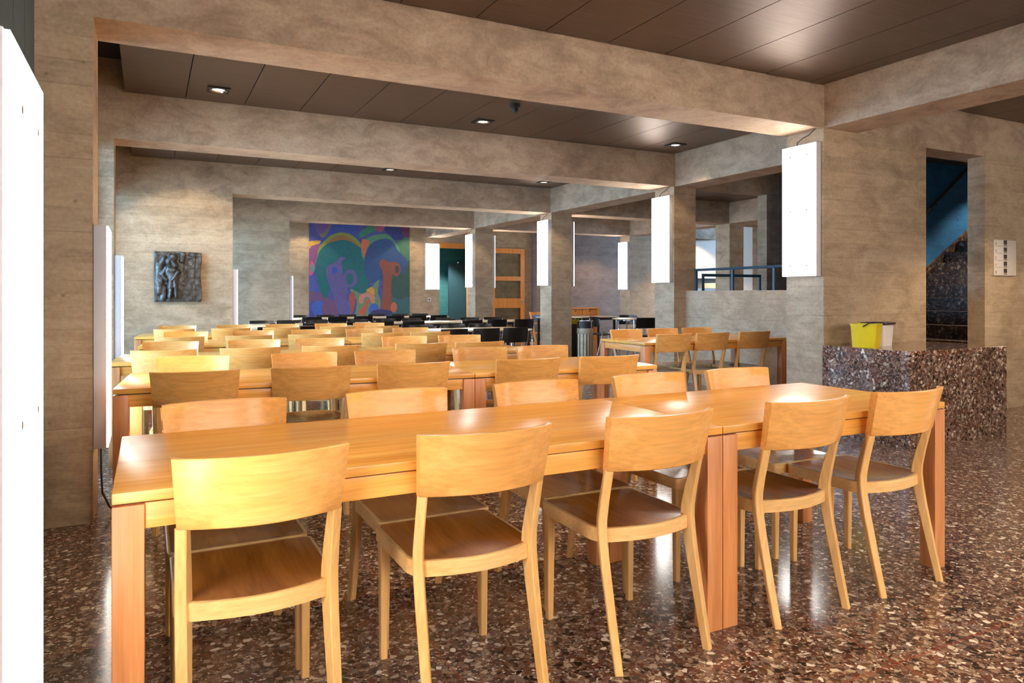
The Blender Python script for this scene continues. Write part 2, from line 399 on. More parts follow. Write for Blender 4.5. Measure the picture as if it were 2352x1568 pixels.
struct('floor', 'polished brown terrazzo floor of the dining hall', 'floor', bx(-.62, 16.5, -3.0, 18.4, -.12, 0), M['floor'])
struct('ceiling', 'dark slab above the metal ceiling panels', 'ceiling', bx(-1.2, 16.5, -3.0, 18.4, 3.5, 3.7), M['slab'])
struct('ground', 'pale paved terrace outside the windows', 'ground', bx(-14, -1.0, -6, 20, -.3, -.2), M['plaster'])

def raft(x0, x1, seam, w, y0, y1, z, label):
    mb = MB()
    xs = [x0]
    k = math.ceil((x0 + .1 - seam) / w)
    while seam + k * w < x1 - .1: xs.append(seam + k * w); k += 1
    xs.append(x1)
    for a, b in zip(xs, xs[1:]): mb.box(a + .004, b - .004, y0, y1, z, z + .03)
    return struct('ceiling_panel', label, 'ceiling', mb, M['ceiling'])
raft(-.2, 5.43, 3.62, .541, 1.52, 4.46, ZC, 'brown metal ceiling field over the nearest dining table')
raft(-.2, 6.52, 1.995, .5535, 4.93, 7.83, 3.19, 'brown metal ceiling field between first and second beam')
raft(-.2, 6.62, 1.995, .5535, 8.30, 11.40, 3.19, 'brown metal ceiling field between second and third beam')
raft(1.2, 6.64, 1.995, .5535, 11.87, 14.90, 3.19, 'brown metal ceiling field between third and fourth beam')
raft(2.6, 6.64, 1.995, .5535, 15.38, 17.88, 3.19, 'brown metal ceiling field next to the mural wall')
raft(5.95, 12.0, 6.3, .541, 1.0, 4.46, ZC, 'brown metal ceiling field right of the near cross beam')
raft(6.98, 11.0, 7.2, .541, 4.93, 7.83, 3.19, 'brown ceiling field above the staircase recess')
raft(7.08, 14.0, 7.2, .541, 8.30, 11.40, 3.19, 'brown ceiling field behind the gallery opening')
raft(7.1, 14.0, 7.2, .541, 11.87, 14.90, 3.19, 'brown ceiling field over the round tables')
raft(-.2, 12.0, 3.62, .541, -2.78, 1.05, ZC, 'brown metal ceiling field behind the near frame')

# frames: beam, left pier, right column
CB, CC = M['concrete_beam'], M['concrete']
def beam(x0, x1, y0, y1, label, z0=ZB): return struct('beam', label, 'beam', bx(x0, x1, y0, y1, z0, TOP), CB)
def pier(x0, x1, y0, y1, label, z1=ZB): return struct('pier', label, 'pier', bx(x0, x1, y0, y1, 0, z1), CC)
LX = [-.264, -.264, -.29, 1.133, 2.557]
nth = ['nearest', 'first', 'second', 'third', 'fourth']
for i, y in enumerate(F):
    if i == 0:
        beam(-.62, 12, y, y + T, 'concrete beam just beside the viewpoint')
    elif i == 1:
        beam(-.572, 14.0, y, y + T, 'long concrete beam crossing the picture above the nearest table')
    else:
        beam(-.572 if i < 3 else -.62, 14.0 if i != 2 else 6.96, y, y + T, 'concrete %s beam from the front, spanning the hall' % nth[i])
    x0 = -.572 if i < 3 else -.62
    pier(x0, LX[i], y, y + T, ['concrete pier outside the near edge', 'tall concrete pier behind the near glowing lamp', 'narrow concrete pier behind the second window lamp',
                               'board-marked concrete wall carrying the bronze relief', 'grey concrete wall between relief wall and mural'][i])
RX = [5.45, 5.45, 6.54, 6.64, 6.67]
pier(5.45, 6.928, 4.48, 4.90, 'broad concrete pier behind the yellow bin')
pier(6.54, 6.93, 7.85, 8.27, 'concrete column at the far end of the low wall')
pier(6.64, 7.078, 11.42, 11.84, 'concrete column in the middle beside the waste bin')
pier(6.67, 7.115, 14.93, 15.35, 'farthest concrete column in front of the teal doorway')
pier(5.45, 5.90, 1.08, 1.50, 'concrete column out of view on the right')
# cross beams
beam(6.96, 8.312, 7.85, 8.03, 'thin concrete lintel over the gallery opening')
beam(5.46, 5.90, 1.5, 4.48, 'concrete cross beam running towards the viewer above the terrazzo block')
beam(6.56, 6.96, 4.90, 7.85, 'concrete cross beam above the low wall')
beam(6.62, 7.04, 8.27, 11.42, 'concrete cross beam between the second and third column')
beam(6.64, 7.06, 11.84, 14.93, 'concrete cross beam between the third and fourth column')
beam(6.56, 6.99, 15.35, 17.9, 'concrete cross beam meeting the mural wall')
for x0, y0, y1 in ((11.0, 8.27, 11.42), (11.0, 11.84, 14.93)):
    beam(x0, x0 + .42, y0, y1, 'cross beam beyond the gallery at depth %s' % ('eleven' if y0 < 9 else 'fourteen'))
# right-hand walls
struct('wall_right', 'concrete wall carrying the white floor sign', 'wall', bx(7.923, 14.0, 4.48, 4.66, 0, ZB), CC)
struct('lintel', 'concrete lintel over the staircase opening', 'lintel', bx(6.928, 7.923, 4.485, 4.66, 2.705, ZB), CB)
struct('wall_low', 'low concrete wall behind the side table with blue-grey railing', 'wall', bx(6.75, 6.95, 4.90, 7.85, 0, 1.29), CC)
struct('wall_gallery', 'concrete wall right of the gallery opening', 'wall', bx(8.312, 14.0, 7.85, 8.03, 0, TOP), CC)
pier(11.01, 11.41, 11.42, 11.84, 'slim post between the two bright gallery openings')
struct('wall_kitchen', 'concrete wall right of the second bright opening', 'wall', bx(12.1, 14.0, 11.42, 11.84, 0, ZB), CC)
struct('wall_serving', 'pale plastered wall of the bright serving room', 'wall', bx(11.42, 16.4, 15.36, 15.5, 0, 3.5), M['plaster'])
pier(11.0, 13.0, 14.93, 15.35, 'lit concrete pier carrying the farthest lamp')
struct('wall_right_far', 'concrete end wall far on the right', 'wall', bx(14.0, 14.2, 4.52, 11.42, 0, TOP), CC)
struct('wall_serving_side', 'pale side wall of the serving room', 'wall', bx(16.3, 16.5, 11.42, 15.5, 0, 3.5), M['plaster'])
# back wall with doorway
struct('wall_back', 'concrete back wall with the painted mural', 'wall', bx(-.62, 6.95, 17.9, 18.2, 0, TOP), CC)
mb = MB(); mb.box(7.86, 9.75, 17.9, 18.2, 0, TOP).box(6.95, 7.86, 17.9, 18.2, 2.62, TOP)
struct('wall_back_door', 'concrete back wall around the teal doorway', 'wall', mb, CC)
struct('wall_back_grey', 'board-marked wall behind the serving sideboard, painted dim as if unlit', 'wall', bx(9.75, 16.4, 17.6, 18.2, 0, TOP), M['concrete_unlit'])
# teal lobby behind the doorway
mb = MB(); mb.box(6.6, 10.6, 20.0, 20.2, 0, 3).box(6.4, 6.6, 18.2, 20.2, 0, 3).box(10.6, 10.8, 18.2, 20.2, 0, 3)
struct('wall_lobby', 'teal painted lobby behind the doorway', 'wall', mb, M['teal_wall'])
struct('floor_lobby', 'floor of the teal lobby', 'floor', bx(6.4, 10.8, 18.2, 20.2, -.1, 0), M['floor'])
struct('ceiling_lobby', 'ceiling of the teal lobby', 'ceiling', bx(6.4, 10.8, 18.2, 20.2, 3.0, 3.1), M['slab'])
# near room
struct('wall_rear', 'concrete wall behind the viewpoint', 'wall', bx(-.62, 12.2, -3.0, -2.8, 0, TOP), CC)
struct('wall_right_near', 'concrete wall on the near right', 'wall', bx(12.0, 12.2, -2.8, 4.48, 0, TOP), CC)

# stairs
st = thing('staircase', 'dark terrazzo staircase rising inside the opening', 'staircase', (7.74, 0, 0)); st['kind'] = 'structure'
mb = MB()
for k in range(18):
    mb.box(k * .288, 5.4, 4.68, 6.58, k * .17 - (.0 if k else 0), (k + 1) * .17)
    if (k + 1) * .17 > 3.0: break
mb.build('steps', M['tread'], st, 0)
mb = MB()
mb.loft([[(-.05, y, .0), (5.0, y, 3.0), (5.0, y, 3.14), (-.05, y, .16)] for y in (6.57, 6.6)])
mb.build('string_board', M['tread'], st, 0)
mb = MB(); a = Vector((2.50, 6.53, 2.53)); b = Vector((4.3, 6.53, 3.83))
mb.tube([a + Vector((-.03, .06, -.10)), a + Vector((-.03, .0, -.03)), a, b], .024)
for t_ in (.06, .4, .8):
    p = a.lerp(b, t_); mb.tube([p, p + Vector((0, 0, -.05)), p + Vector((0, .07, -.05))], .011, 6)
mb.build('handrail', M['dark_trim'], st)
struct('wall_stairs', 'blue painted wall beside the stairs', 'wall', bx(8.0, 14.0, 6.6, 6.75, 0, TOP), M['blue_wall'])

# window wall on the left: frames with panes, open daylight beyond
def window(n, x, y0, y1, z1=2.74, bays=3):
    fr = MB()
    fr.box(x - .06, x, y0, y1, 0, .12); fr.box(x - .06, x, y0, y1, z1 - .08, z1)
    for k in range(bays + 1):
        yy = y0 + (y1 - y0 - .07) * k / bays
        fr.box(x - .06, x, yy, yy + .07, .12, z1 - .08)
    o = struct('window_%d' % n, 'grey framed window bay number %d along the daylight side' % n, 'window', fr, M['frame_grey'])
    pn = MB(); pn.box(x - .036, x - .030, y0 + .02, y1 - .02, .1, z1 - .06)
    tt = pn.build('pane', M['window_glass'], o, 0)
    struct('trim_%d' % n, 'grey-teal panel above window bay %d' % n, 'panel', bx(x - .06, x - .01, y0, y1, z1, 3.5), M['teal_metal'])
    L = bpy.data.lights.new('sky_portal', 'AREA'); L.shape = 'RECTANGLE'; L.size = z1; L.size_y = y1 - y0
    L.cycles.is_portal = True
    lo = bpy.data.objects.new('window_portal', L); C.objects.link(lo)
    lo.location = (x - .12, (y0 + y1) / 2, z1 / 2); lo.rotation_euler = (0, -PI / 2, 0)
for n_, y0, y1 in ((1, -2.8, 1.08), (2, 1.50, 4.48)):
    mb = MB()
    for k in range(9):
        a_ = y0 + (y1 - y0) * k / 9; mb.box(-.57, -.53, a_ + .006, y0 + (y1 - y0) * (k + 1) / 9 - .006, 0, 3.5)
    mb.box(-.60, -.57, y0, y1, 0, 3.5)
    struct('wall_left_panelled' if n_ == 1 else 'wall_left', 'grey-teal panelled wall %s' % ('left of the viewpoint' if n_ == 1 else 'behind the near glowing lamp at the left edge'), 'wall', mb, M['teal_metal'])
window(3, -.50, 4.90, 7.85)
window(4, -.50, 8.27, 11.42)
window(5, .70, 11.84, 14.93)
window(6, 2.05, 15.35, 17.9)

# ------------------------------------------------------------------ lamps on the piers
def make_lamp(cable=True):
    """face looks along +x, back at x=0, width along y, bottom at z=0"""
    t = thing('wall_light', 'x', 'lamp')
    w, h, d = .385, 1.215, .07
    hb = MB(); hb.box(0, d - .008, 0, w, 0, h, .004); hb.build('housing', M['housing'], t)
    p = MB(); p.box(d - .0079, d, .004, w - .004, .004, h - .004)
    p.mi = 1
    for yy in (.1, w - .1):
        for zz in (.1, h / 2, h - .1):
            p.tube([(d, yy, zz), (d + .003, yy, zz)], .008, 10)
    p.build('light_panel', [M['lamp'], M['screw']], t, 0)
    return t
lamp0 = make_lamp()
used = [False]
soft_panel = [c for c in lamp0.children if c.name.startswith('light_panel')][0].data.copy(); soft_panel.materials[0] = M['lamp_soft']
fill_panel = soft_panel.copy(); fill_panel.materials[0] = M['lamp_fill']
def place_lamp(x, y, z, rz, label, cable=None, soft=False):
    if not used[0]:
        used[0] = True; r = lamp0; r.location = (x, y, z); r.rotation_euler = (0, 0, rz); r['label'] = label
        r['group'] = 'glowing panel lamps on the piers'
    else: r = dup(lamp0, (x, y, z), rz, label, 'glowing panel lamps on the piers')
    if soft:
        for ch in r.children:
            if ch.name.startswith('light_panel'):
                ch.data = soft_panel if soft is True else soft
    if cable:
        mb = MB(); mb.tube(cable, .006, 6); mb.build('cable', M['cable'], r)
    return r
# left side (faces +x): lower hung
place_lamp(-.252, 1.28, .42, 0, 'glowing panel lamp cut off by the near left edge', None, True)
for i, (x, y) in enumerate(((-.262, 4.47), (-.288, 7.86), (1.135, 11.44), (2.559, 14.95))):
    place_lamp(x, y, .40, 0, ['low panel lamp on the tall near pier, seen edge-on', 'low panel lamp on the narrow second pier, edge-on',
               'low panel lamp at the corner of the relief wall', 'low panel lamp at the wall corner left of the mural'][i],
               [(.03, .12, .0), (.03, .13, -.14), (.035, .14, -.27), (.07, .16, -.36), (.10, .17, -.395)] if i == 0 else None, i == 0)
# right side (faces -x): rotated by 180 degrees
for i, (x, y) in enumerate(((5.448, 4.89), (6.538, 8.26), (6.638, 11.83), (6.668, 15.34))):
    place_lamp(x, y, 1.405, PI, ['big bright panel lamp on the pier above the side table', 'bright panel lamp on the column beside the low wall',
               'bright panel lamp on the middle column', 'bright panel lamp on the farthest column'][i],
               [(.03, .14, 1.21), (.035, .15, 1.25), (.05, .22, 1.275), (.06, .30, 1.29), (.045, .36, 1.338)])
place_lamp(10.998, 15.34, 1.37, PI, 'bright panel lamp on the pier by the grey wall')
for i, (x, y) in enumerate(((7.079, 11.44), (7.116, 14.95))):
    place_lamp(x, y, 1.39, 0, ['panel lamp seen edge-on at the right of the middle column', 'panel lamp seen edge-on between farthest column and door'][i])
place_lamp(6.535, 17.899, 1.37, -PI / 2, 'bright frontal panel lamp left of the teal doorway')
# unseen fill lamps added behind the viewpoint to light the front chairs
for k, x in enumerate((.5, 1.6, 2.7, 3.8, 4.9, 6.2, 7.6)):
    place_lamp(x, -2.799, 1.2, PI / 2, 'added fill lamp on the unseen wall behind the viewpoint, place %s' % ORD[k], None, fill_panel)
place_lamp(5.449, 1.49, 1.405, PI, 'added fill lamp on the near right column out of view')  # this and the next are added out of view for the near room
place_lamp(11.999, 1.4, 1.405, PI, 'added fill lamp on the near right wall out of view')
place_lamp(13.999, 9.9, 1.405, PI, 'panel lamp on the far right end wall')

# downlights
d0 = None
def downlight(x, y, z, label, power=22, aim=None, cone=105):
    global d0
    if d0 is None:
        d0 = thing('downlight', label, 'downlight', (x, y, z), 0, 'recessed downlights in the metal ceiling')
        f = MB()
        for a in ((-.1, .1, -.1, -.075), (-.1, .1, .075, .1), (-.1, -.075, -.075, .075), (.075, .1, -.075, .075)): f.box(*a, -.012, 0)
        f.build('frame', M['dark_trim'], d0, 0)
        r = MB(); r.lathe([(.073, -.006), (.078, -.014), (.070, -.014), (.055, -.004)], 24, cap=False); r.build('reflector_ring', M['chrome'], d0)
        g = MB(); g.lathe([(.056, -.004), (.03, -.005)], 24); g.build('light_disc', M['down_glow'], d0)
    else: dup(d0, (x, y, z), 0, label)
    L = bpy.data.lights.new('downlight_beam', 'SPOT'); L.energy = power; L.color = (1, .78, .50); L.spot_size = math.radians(cone); L.spot_blend = .35
    L.shadow_soft_size = .05
    lo = bpy.data.objects.new('downlight_beam', L); C.objects.link(lo); lo.location = (x, y, z - .03)
    if aim: lo.rotation_euler = (Vector(aim) - Vector((x, y, z - .03))).to_track_quat('-Z', 'Y').to_euler()
bays = ['second', 'third', 'fourth', 'fifth']
for x, nm in ((.6, 'leftmost'), (3.37, 'middle'), (6.13, 'rightmost')):
    downlight(x, 7.33, 3.19, '%s downlight in the ceiling field behind the first beam' % nm)
    if x > 1: downlight(x, 10.8, 3.19, '%s downlight in the ceiling field behind the second beam' % nm, 34)
for yy, xs_, nm in ((5.45, (.6, 3.37, 6.0), 'first beam'), (8.85, (1.9, 3.9, 6.0), 'second beam'), (12.45, (2.4, 4.3, 6.0), 'third beam'), (15.9, (3.6, 5.9), 'fourth beam')):
    for x, pos in zip(xs_, ('window side', 'centre', 'column side')):
        downlight(x, yy, 3.19, 'added fill downlight hidden behind the %s, %s' % (nm, pos), 42)  # hidden lights added as warm fill across the table rows
downlight(.62, 8.95, 3.19, 'adjustable downlight aimed at the bronze relief', 130, (.52, 11.42, 1.55), 52)
for x, nm in ((3.37, 'left'), (6.13, 'right')):
    downlight(x, 14.3, 3.19, '%s downlight in the field behind the third beam' % nm, 34)
    downlight(x, 17.3, 3.19, '%s downlight in the field before the mural' % nm, 34)
for x, y in ((1.0, -.9), (3.4, -.9), (5.2, -.9)):
    downlight(x, y, ZC, 'added fill downlight behind the viewpoint, %s' % {1.0: 'window side', 3.4: 'centre', 5.2: 'column side'}[x], 100)  # unseen, added to brighten the near room
for x, nm in ((.6, 'left'), (2.4, 'middle'), (4.2, 'right')):
    downlight(x, 2.5, ZC, '%s added fill downlight above the nearest table, out of view' % nm, 60)  # added out of view to brighten the tabletop
downlight(7.6, 3.0, ZC, 'added fill downlight over the terrazzo block side', 120)  # added to brighten the broad pier
downlight(9.0, 13.4, 3.19, 'downlight over the round tables', 60)
downlight(11.6, 16.2, 3.45, 'added fill downlight before the dim back wall', 110)  # added to throw warm light on the back wall
downlight(12.6, 13.6, 3.19, 'downlight in the bright serving room', 150)
downlight(14.8, 13.6, 3.19, 'second downlight in the bright serving room', 150)
downlight(9.2, 10.2, 3.19, 'downlight behind the gallery opening', 30)
downlight(9.3, 5.6, 3.19, 'added fill downlight over the lower flight of the staircase', 110)  # stairwell light added to brighten the blue wall
downlight(11.6, 5.7, 3.49, 'added fill downlight over the upper flight of the staircase', 140)  # second stairwell light, added for the upper blue wall

# smoke detector
sd = thing('smoke_detector', 'dark round smoke detector hanging from the brown ceiling', 'smoke detector', (3.36, 6.52, 3.19))
mb = MB(); mb.lathe([(.055, 0), (.055, -.03), (.04, -.035)]); mb.build('base', M['dark_trim'], sd)
mb = MB(); mb.lathe([(.032, -.035), (.036, -.07), (.03, -.085), (.004, -.088)]); mb.build('sensor_head', M['dark_trim'], sd)
# ------------------------------------------------------------------ wooden dining chair (front is +y, origin under the rear feet)
def chair_outline(inset=0, n=5):
    """seat outline, counter-clockwise from front right"""
    w, yf, yr, rc = .21 - inset, .492 - inset, .072 + inset, .075
    pts = []
    def arc(cx, cy, r, a0, a1, k):
        for i in range(k + 1):
            a = math.radians(a0 + (a1 - a0) * i / k); pts.append((cx + r * math.cos(a), cy + r * math.sin(a)))
    arc(w - .022, yf - .022, .022, 0, 90, 4)
    arc(-w + .022, yf - .022, .022, 90, 180, 4)
    arc(-w + rc, yr + rc + .018, rc, 180, 245, 6)
    for i in range(1, 8):                                   # bulging rear edge
        x = (-w + rc * 1.42 - .04) + (2 * w - 2 * (rc * 1.42 - .04)) * i / 8
        pts.append((x, yr + .018 + .007 - .03 * (1 - (x / (w - .05)) ** 2)))
    arc(w - rc, yr + rc + .018, rc, 295, 360, 6)
    return pts
def make_chair():
    t = thing('dining_chair', 'x', 'chair')
    # apron ring
    mb = MB()
    o = chair_outline(); i_ = chair_outline(.022)
    rings = [[(x, y, .401) for x, y in o], [(x, y, .447) for x, y in o], [(x, y, .4485) for x, y in chair_outline(.004)], [(x, y, .4485) for x, y in chair_outline(.010)],
             [(x, y, .44) for x, y in i_], [(x, y, .401) for x, y in i_]]
    rings.append(rings[0]); mb.loft(rings, cap=False)
    bmesh.ops.remove_doubles(mb.bm, verts=mb.bm.verts, dist=1e-5)
    mb.build('apron', M['beech_y'], t, 40)
    # dished plywood seat
    mb = MB()
    cx, cy = 0, .29
    rings = []
    for s in (1, .93, .8, .65, .5, .35, .18):
        ring = []
        for x, y in chair_outline(.010):
            px, py = cx + (x - cx) * s, cy + (y - cy) * s
            ring.append((px, py, .4484 - .014 * (1 - s ** 2.2) * (1.0 if py < .33 else max(0.15, 1 - (py - .33) * 5))))
        rings.append(ring)
    low = [[(x, y, .433) for x, y in chair_outline(.012)]]
    mb.loft(low + rings)
    mb.build('seat', M['seat'], t, 50)
    # curved back panel
    mb = MB()
    cols = 14; rings = []
    def yb(z): return .055 + (.012 - .055) * (z - .652) / (.838 - .652)
    rows = (.652, .655, .70, .745, .79, .835, .838)
    front, back = [], []
    grid = []
    for z in rows:
        w = .2045 + (.2175 - .2045) * (z - .652) / .186
        e = .0035 if z in (.652, .838) else 0
        line = []
        for k in range(cols + 1):
            u = -1 + 2 * k / cols
            sag = -.055 * (1 - u * u)
            line.append((u * (w - .004 if 0 else w), yb(z) + sag, z, e))
        grid.append(line)
    th = .019
    for line in grid:
        ring = [(x, y + e, z) for x, y, z, e in line] + [(x, y + th - e + (.010 * abs(x / .21) ** 8), z) for x, y, z, e in reversed(line)]
        rings.append(ring)
    mb.loft(rings); mb.build('backrest', M['beech_x'], t, 40)
    # legs
    for s in (-1, 1):
        mb = MB(); rings = []
        prof = [(0, 0, .027, .188, .0135), (.15, .036, .031, .1875, .0145), (.32, .074, .037, .1868, .0155), (.40, .088, .042, .1865, .0155), (.44, .0925, .044, .1865, .0155),
                (.48, .0915, .042, .187, .0155), (.55, .078, .038, .188, .015), (.62, .061, .032, .1895, .015), (.655, .0525, .029, .1905, .015)]
        for z, y, d, x, hw in prof:
            c = .003
            X0, X1, Y0, Y1 = s * x - hw, s * x + hw, y, y + d
            ring = [(X0 + c, Y0, z), (X1 - c, Y0, z), (X1, Y0 + c, z), (X1, Y1 - c, z), (X1 - c, Y1, z), (X0 + c, Y1, z), (X0, Y1 - c, z), (X0, Y0 + c, z)]
            th_ = s * math.radians(25); ct, sn = math.cos(th_), math.sin(th_); mx, my = s * x, y + d * .5
            rings.append([(mx + (px - mx) * ct - (py - my) * sn, my + (px - mx) * sn + (py - my) * ct, pz) for px, py, pz in ring])
        mb.loft(rings); mb.build('leg', M['beech_z'], t, 30)
    for s in (-1, 1):
        mb = MB(); rings = []
        for z, x, y0, d in ((0, .187, .455, .024), (.2, .1865, .453, .028), (.402, .186, .450, .033)):
            hw = d / 2; c = .003
            X0, X1, Y0, Y1 = s * x - hw, s * x + hw, y0, y0 + d
            rings.append([(X0 + c, Y0, z), (X1 - c, Y0, z), (X1, Y0 + c, z), (X1, Y1 - c, z), (X1 - c, Y1, z), (X0 + c, Y1, z), (X0, Y1 - c, z), (X0, Y0 + c, z)])
        mb.loft(rings); mb.build('leg', M['beech_z'], t, 30)
    return t
chair0 = make_chair(); first_chair = [True]
def put_chair(x, y, rz, label, group):
    if first_chair[0]:
        first_chair[0] = False; chair0.location = (x, y, 0); chair0.rotation_euler = (0, 0, rz); chair0['label'] = label; chair0['group'] = group
        return chair0
    return dup(chair0, (x, y, 0), rz, label, group)

# ------------------------------------------------------------------ wooden tables
def make_table(L, D=.8):
    t = thing('dining_table', 'x', 'table')
    mb = MB(); mb.box(.001, L - .001, 0, D, .722, .75, .003); mb.build('tabletop', M['table_x'], t, 30)
    lg = .072
    for x0 in (.001, L - lg - .001):
        for y0 in (0, D - lg):
            mb = MB(); mb.box(x0, x0 + lg, y0, y0 + lg, 0, .716, .003); mb.build('leg', M['table_z'], t, 30)
    for y0 in (.012, D - .034):
        mb = MB(); mb.box(lg + .001, L - lg - .001, y0, y0 + .022, .652, .7165, .002); mb.build('apron', M['table_x'], t, 30)
    for x0 in (.012, L - .034):
        mb = MB(); mb.box(x0, x0 + .022, lg, D - lg, .652, .7165, .002); mb.build('apron', M['table_y'], t, 30)
    mb = MB(); mb.box(.02, L - .02, .02, D - .02, .714, .7225); mb.build('subframe', M['dark_trim'], t, 0)
    return t
tabA = make_table(1.975); tabB = make_table(1.335)
first_tab = {tabA.name: True, tabB.name: True}
def put_table(kind, x, y, rz, label, group):
    if first_tab[kind.name]:
        first_tab[kind.name] = False; kind.location = (x, y, 0); kind.rotation_euler = (0, 0, rz); kind['label'] = label; kind['group'] = group
        return kind
    return dup(kind, (x, y, 0), rz, label, group)

ROWN = ['frontmost', 'second', 'third', 'fourth', 'fifth']
# left end of the row, centre line Y there, slope, near chairs X, far chairs X
ROWS = [
 (-.080, 2.400, .000, [.268, .903, 1.556, 2.272, 2.868], [.262, .926, 1.585, 2.225, 2.815]),
 (-.130, 4.605, -.080, [.262, .851, 1.432, 2.162, 2.741], [.227, .918, 1.473, 2.188, 2.703]),
 (-.220, 6.245, -.078, [.141, .728, 1.315, 2.050, 2.558], [.138, .803, 1.362, 2.146, 2.693]),
 (-.050, 7.960, -.085, [.310, .925, 1.506, 2.232, 2.749], [.328, 1.000, 1.620, 2.222, 2.771]),
 (-.100, 9.665, -.100, [.321, .930, 1.500, 2.170, 2.720], [.298, .971, 1.570, 2.203, 2.720]),
]
for r, (x0, yc, sl, near, far) in enumerate(ROWS):
    a = math.atan(sl); gap = .497 if r == 0 else .510
    c_, s_ = math.cos(a), math.sin(a)
    def at(u, v): return (x0 + u * c_ - v * s_, yc + u * s_ + v * c_)
    p = at(0, -.4); put_table(tabA, p[0], p[1], a, 'long left-hand wooden table of the %s row' % ROWN[r] if r else 'long wooden table in front, nearest of all the tables', 'wooden dining tables')
    p = at(1.976, -.4); put_table(tabB, p[0], p[1], a, 'shorter right-hand wooden table of the %s row' % ROWN[r] if r else 'shorter wooden table joined to the right end of the nearest table', 'wooden dining tables')
    for side, xs in (('near', near), ('far', far)):
        for k, x in enumerate(xs):
            u = (x - x0) / c_
            jit = random.uniform(-.006, .006) if r else 0
            if side == 'near': p = at(u, -gap + jit); rz = a
            else: p = at(u, gap + jit); rz = a + PI
            rz += random.uniform(-.03, .03) if r else 0
            put_chair(p[0], p[1], rz, 'beech chair, %s on the %s side of the %s wooden table row' % (ordinal(k, len(xs)), side, ROWN[r]),
                      'chairs on the %s side of the %s wooden row' % (side, ROWN[r]))
# side table by the low wall
t_al = put_table(tabA, 4.455, 5.80, -.01, 'wooden table by the low concrete wall, apart from the rows', 'wooden dining tables')
for k, x in enumerate((4.775, 5.29, 5.885)):
    put_chair(x, 5.70, random.uniform(-.03, .03), 'beech chair, %s on the near side of the wall table' % ['left one', 'middle one', 'right one'][k], 'chairs on the near side of the wall table')
for k, x in enumerate((4.86, 5.38, 5.90)):
    put_chair(x, 6.70, PI + random.uniform(-.03, .03), 'beech chair, %s on the far side of the wall table' % ['left one', 'middle one', 'right one'][k], 'chairs on the far side of the wall table')
nt_ = MB(); nt_.box(-.05, .05, -.035, .035, 0, .012); n = nt_.build('note_pad', M['pink'], None, 0)
# pink pad lies on a seat in the third row
n.location = (.46, 6.62, .4335); n.rotation_euler = (0, 0, .3); tag(n, 'small pink pad lying on a chair seat in the third row', 'pad')

# ------------------------------------------------------------------ black chairs
def make_black():
    t = thing('stacking_chair', 'x', 'chair')
    mb = MB(); rings = []
    for y, z, w in ((.08, .425, .19), (.10, .435, .195), (.25, .437, .20), (.40, .445, .20), (.455, .440, .198), (.475, .425, .19)):
        rings.append([(-w, y, z), (-w * .5, y, z - .008), (0, y, z - .011), (w * .5, y, z - .008), (w, y, z), (w, y, z - .012), (0, y, z - .023), (-w, y, z - .012)])
    mb.loft(rings); mb.build('seat', M['black'], t, 50)
    mb = MB(); rings = []
    for z, y0 in ((.575, .035), (.58, .034), (.66, .020), (.74, .008), (.775, .002), (.782, .001)):
        w = .195 if z < .78 else .19
        fr = [(w * u, y0 - .035 * (1 - u * u), z) for u in [k / 5 - 1 for k in range(11)]]
        bk = [(x, y + .012, z) for x, y, _ in reversed(fr)]
        rings.append(fr + bk)
    mb.loft(rings); mb.build('backrest', M['black'], t, 50)
    for s in (-1, 1):
        mb = MB(); x = s * .205
        mb.tube([(x, -.03, 0), (x, .04, .25), (x, .085, .415), (x, .07, .50), (x, .035, .62), (x, .012, .74)], .0095, 8)
        mb.tube([(x, .07, .405), (x, .30, .412), (x, .43, .408), (x, .455, .38), (x, .475, .2), (x, .49, 0)], .0095, 8)
        mb.build('leg_frame', M['chrome'], t)
    mb = MB(); mb.tube([(-.205, .30, .404), (.205, .30, .404)], .007, 6); mb.tube([(-.205, .12, .400), (.205, .12, .400)], .007, 6)
    mb.build('cross_bar', M['chrome'], t)
    return t
blk0 = make_black(); first_b = [True]
def put_black(x, y, rz, label, group):
    if first_b[0]:
        first_b[0] = False; blk0.location = (x, y, 0); blk0.rotation_euler = (0, 0, rz); blk0['label'] = label; blk0['group'] = group
    else: dup(blk0, (x, y, 0), rz, label, group)
def make_btable(L, D=.74):
    t = thing('cafeteria_table', 'x', 'table')
    mb = MB(); mb.box(0, L, 0, D, .716, .74, .003); mb.build('tabletop', M['pale_top'], t, 30)
    for x0 in (.03, L - .07):
        for y0 in (.03, D - .07):
            mb = MB(); mb.box(x0, x0 + .04, y0, y0 + .04, 0, .716); mb.build('leg', M['black_frame'], t, 0)
    mb = MB()
    mb.box(.07, L - .07, .035, .06, .67, .716).box(.07, L - .07, D - .06, D - .035, .67, .716).box(.035, .06, .07, D - .07, .67, .716).box(L - .06, L - .035, .07, D - .07, .67, .716)
    mb.build('frame', M['black_frame'], t, 0)
    return t
bt0 = make_btable(1.7); first_bt = [True]
def put_bt(x, y, rz, label):
    if first_bt[0]:
        first_bt[0] = False; bt0.location = (x, y, 0); bt0.rotation_euler = (0, 0, rz); bt0['label'] = label; bt0['group'] = 'pale tables with black legs'
    else: dup(bt0, (x, y, 0), rz, label, 'pale tables with black legs')
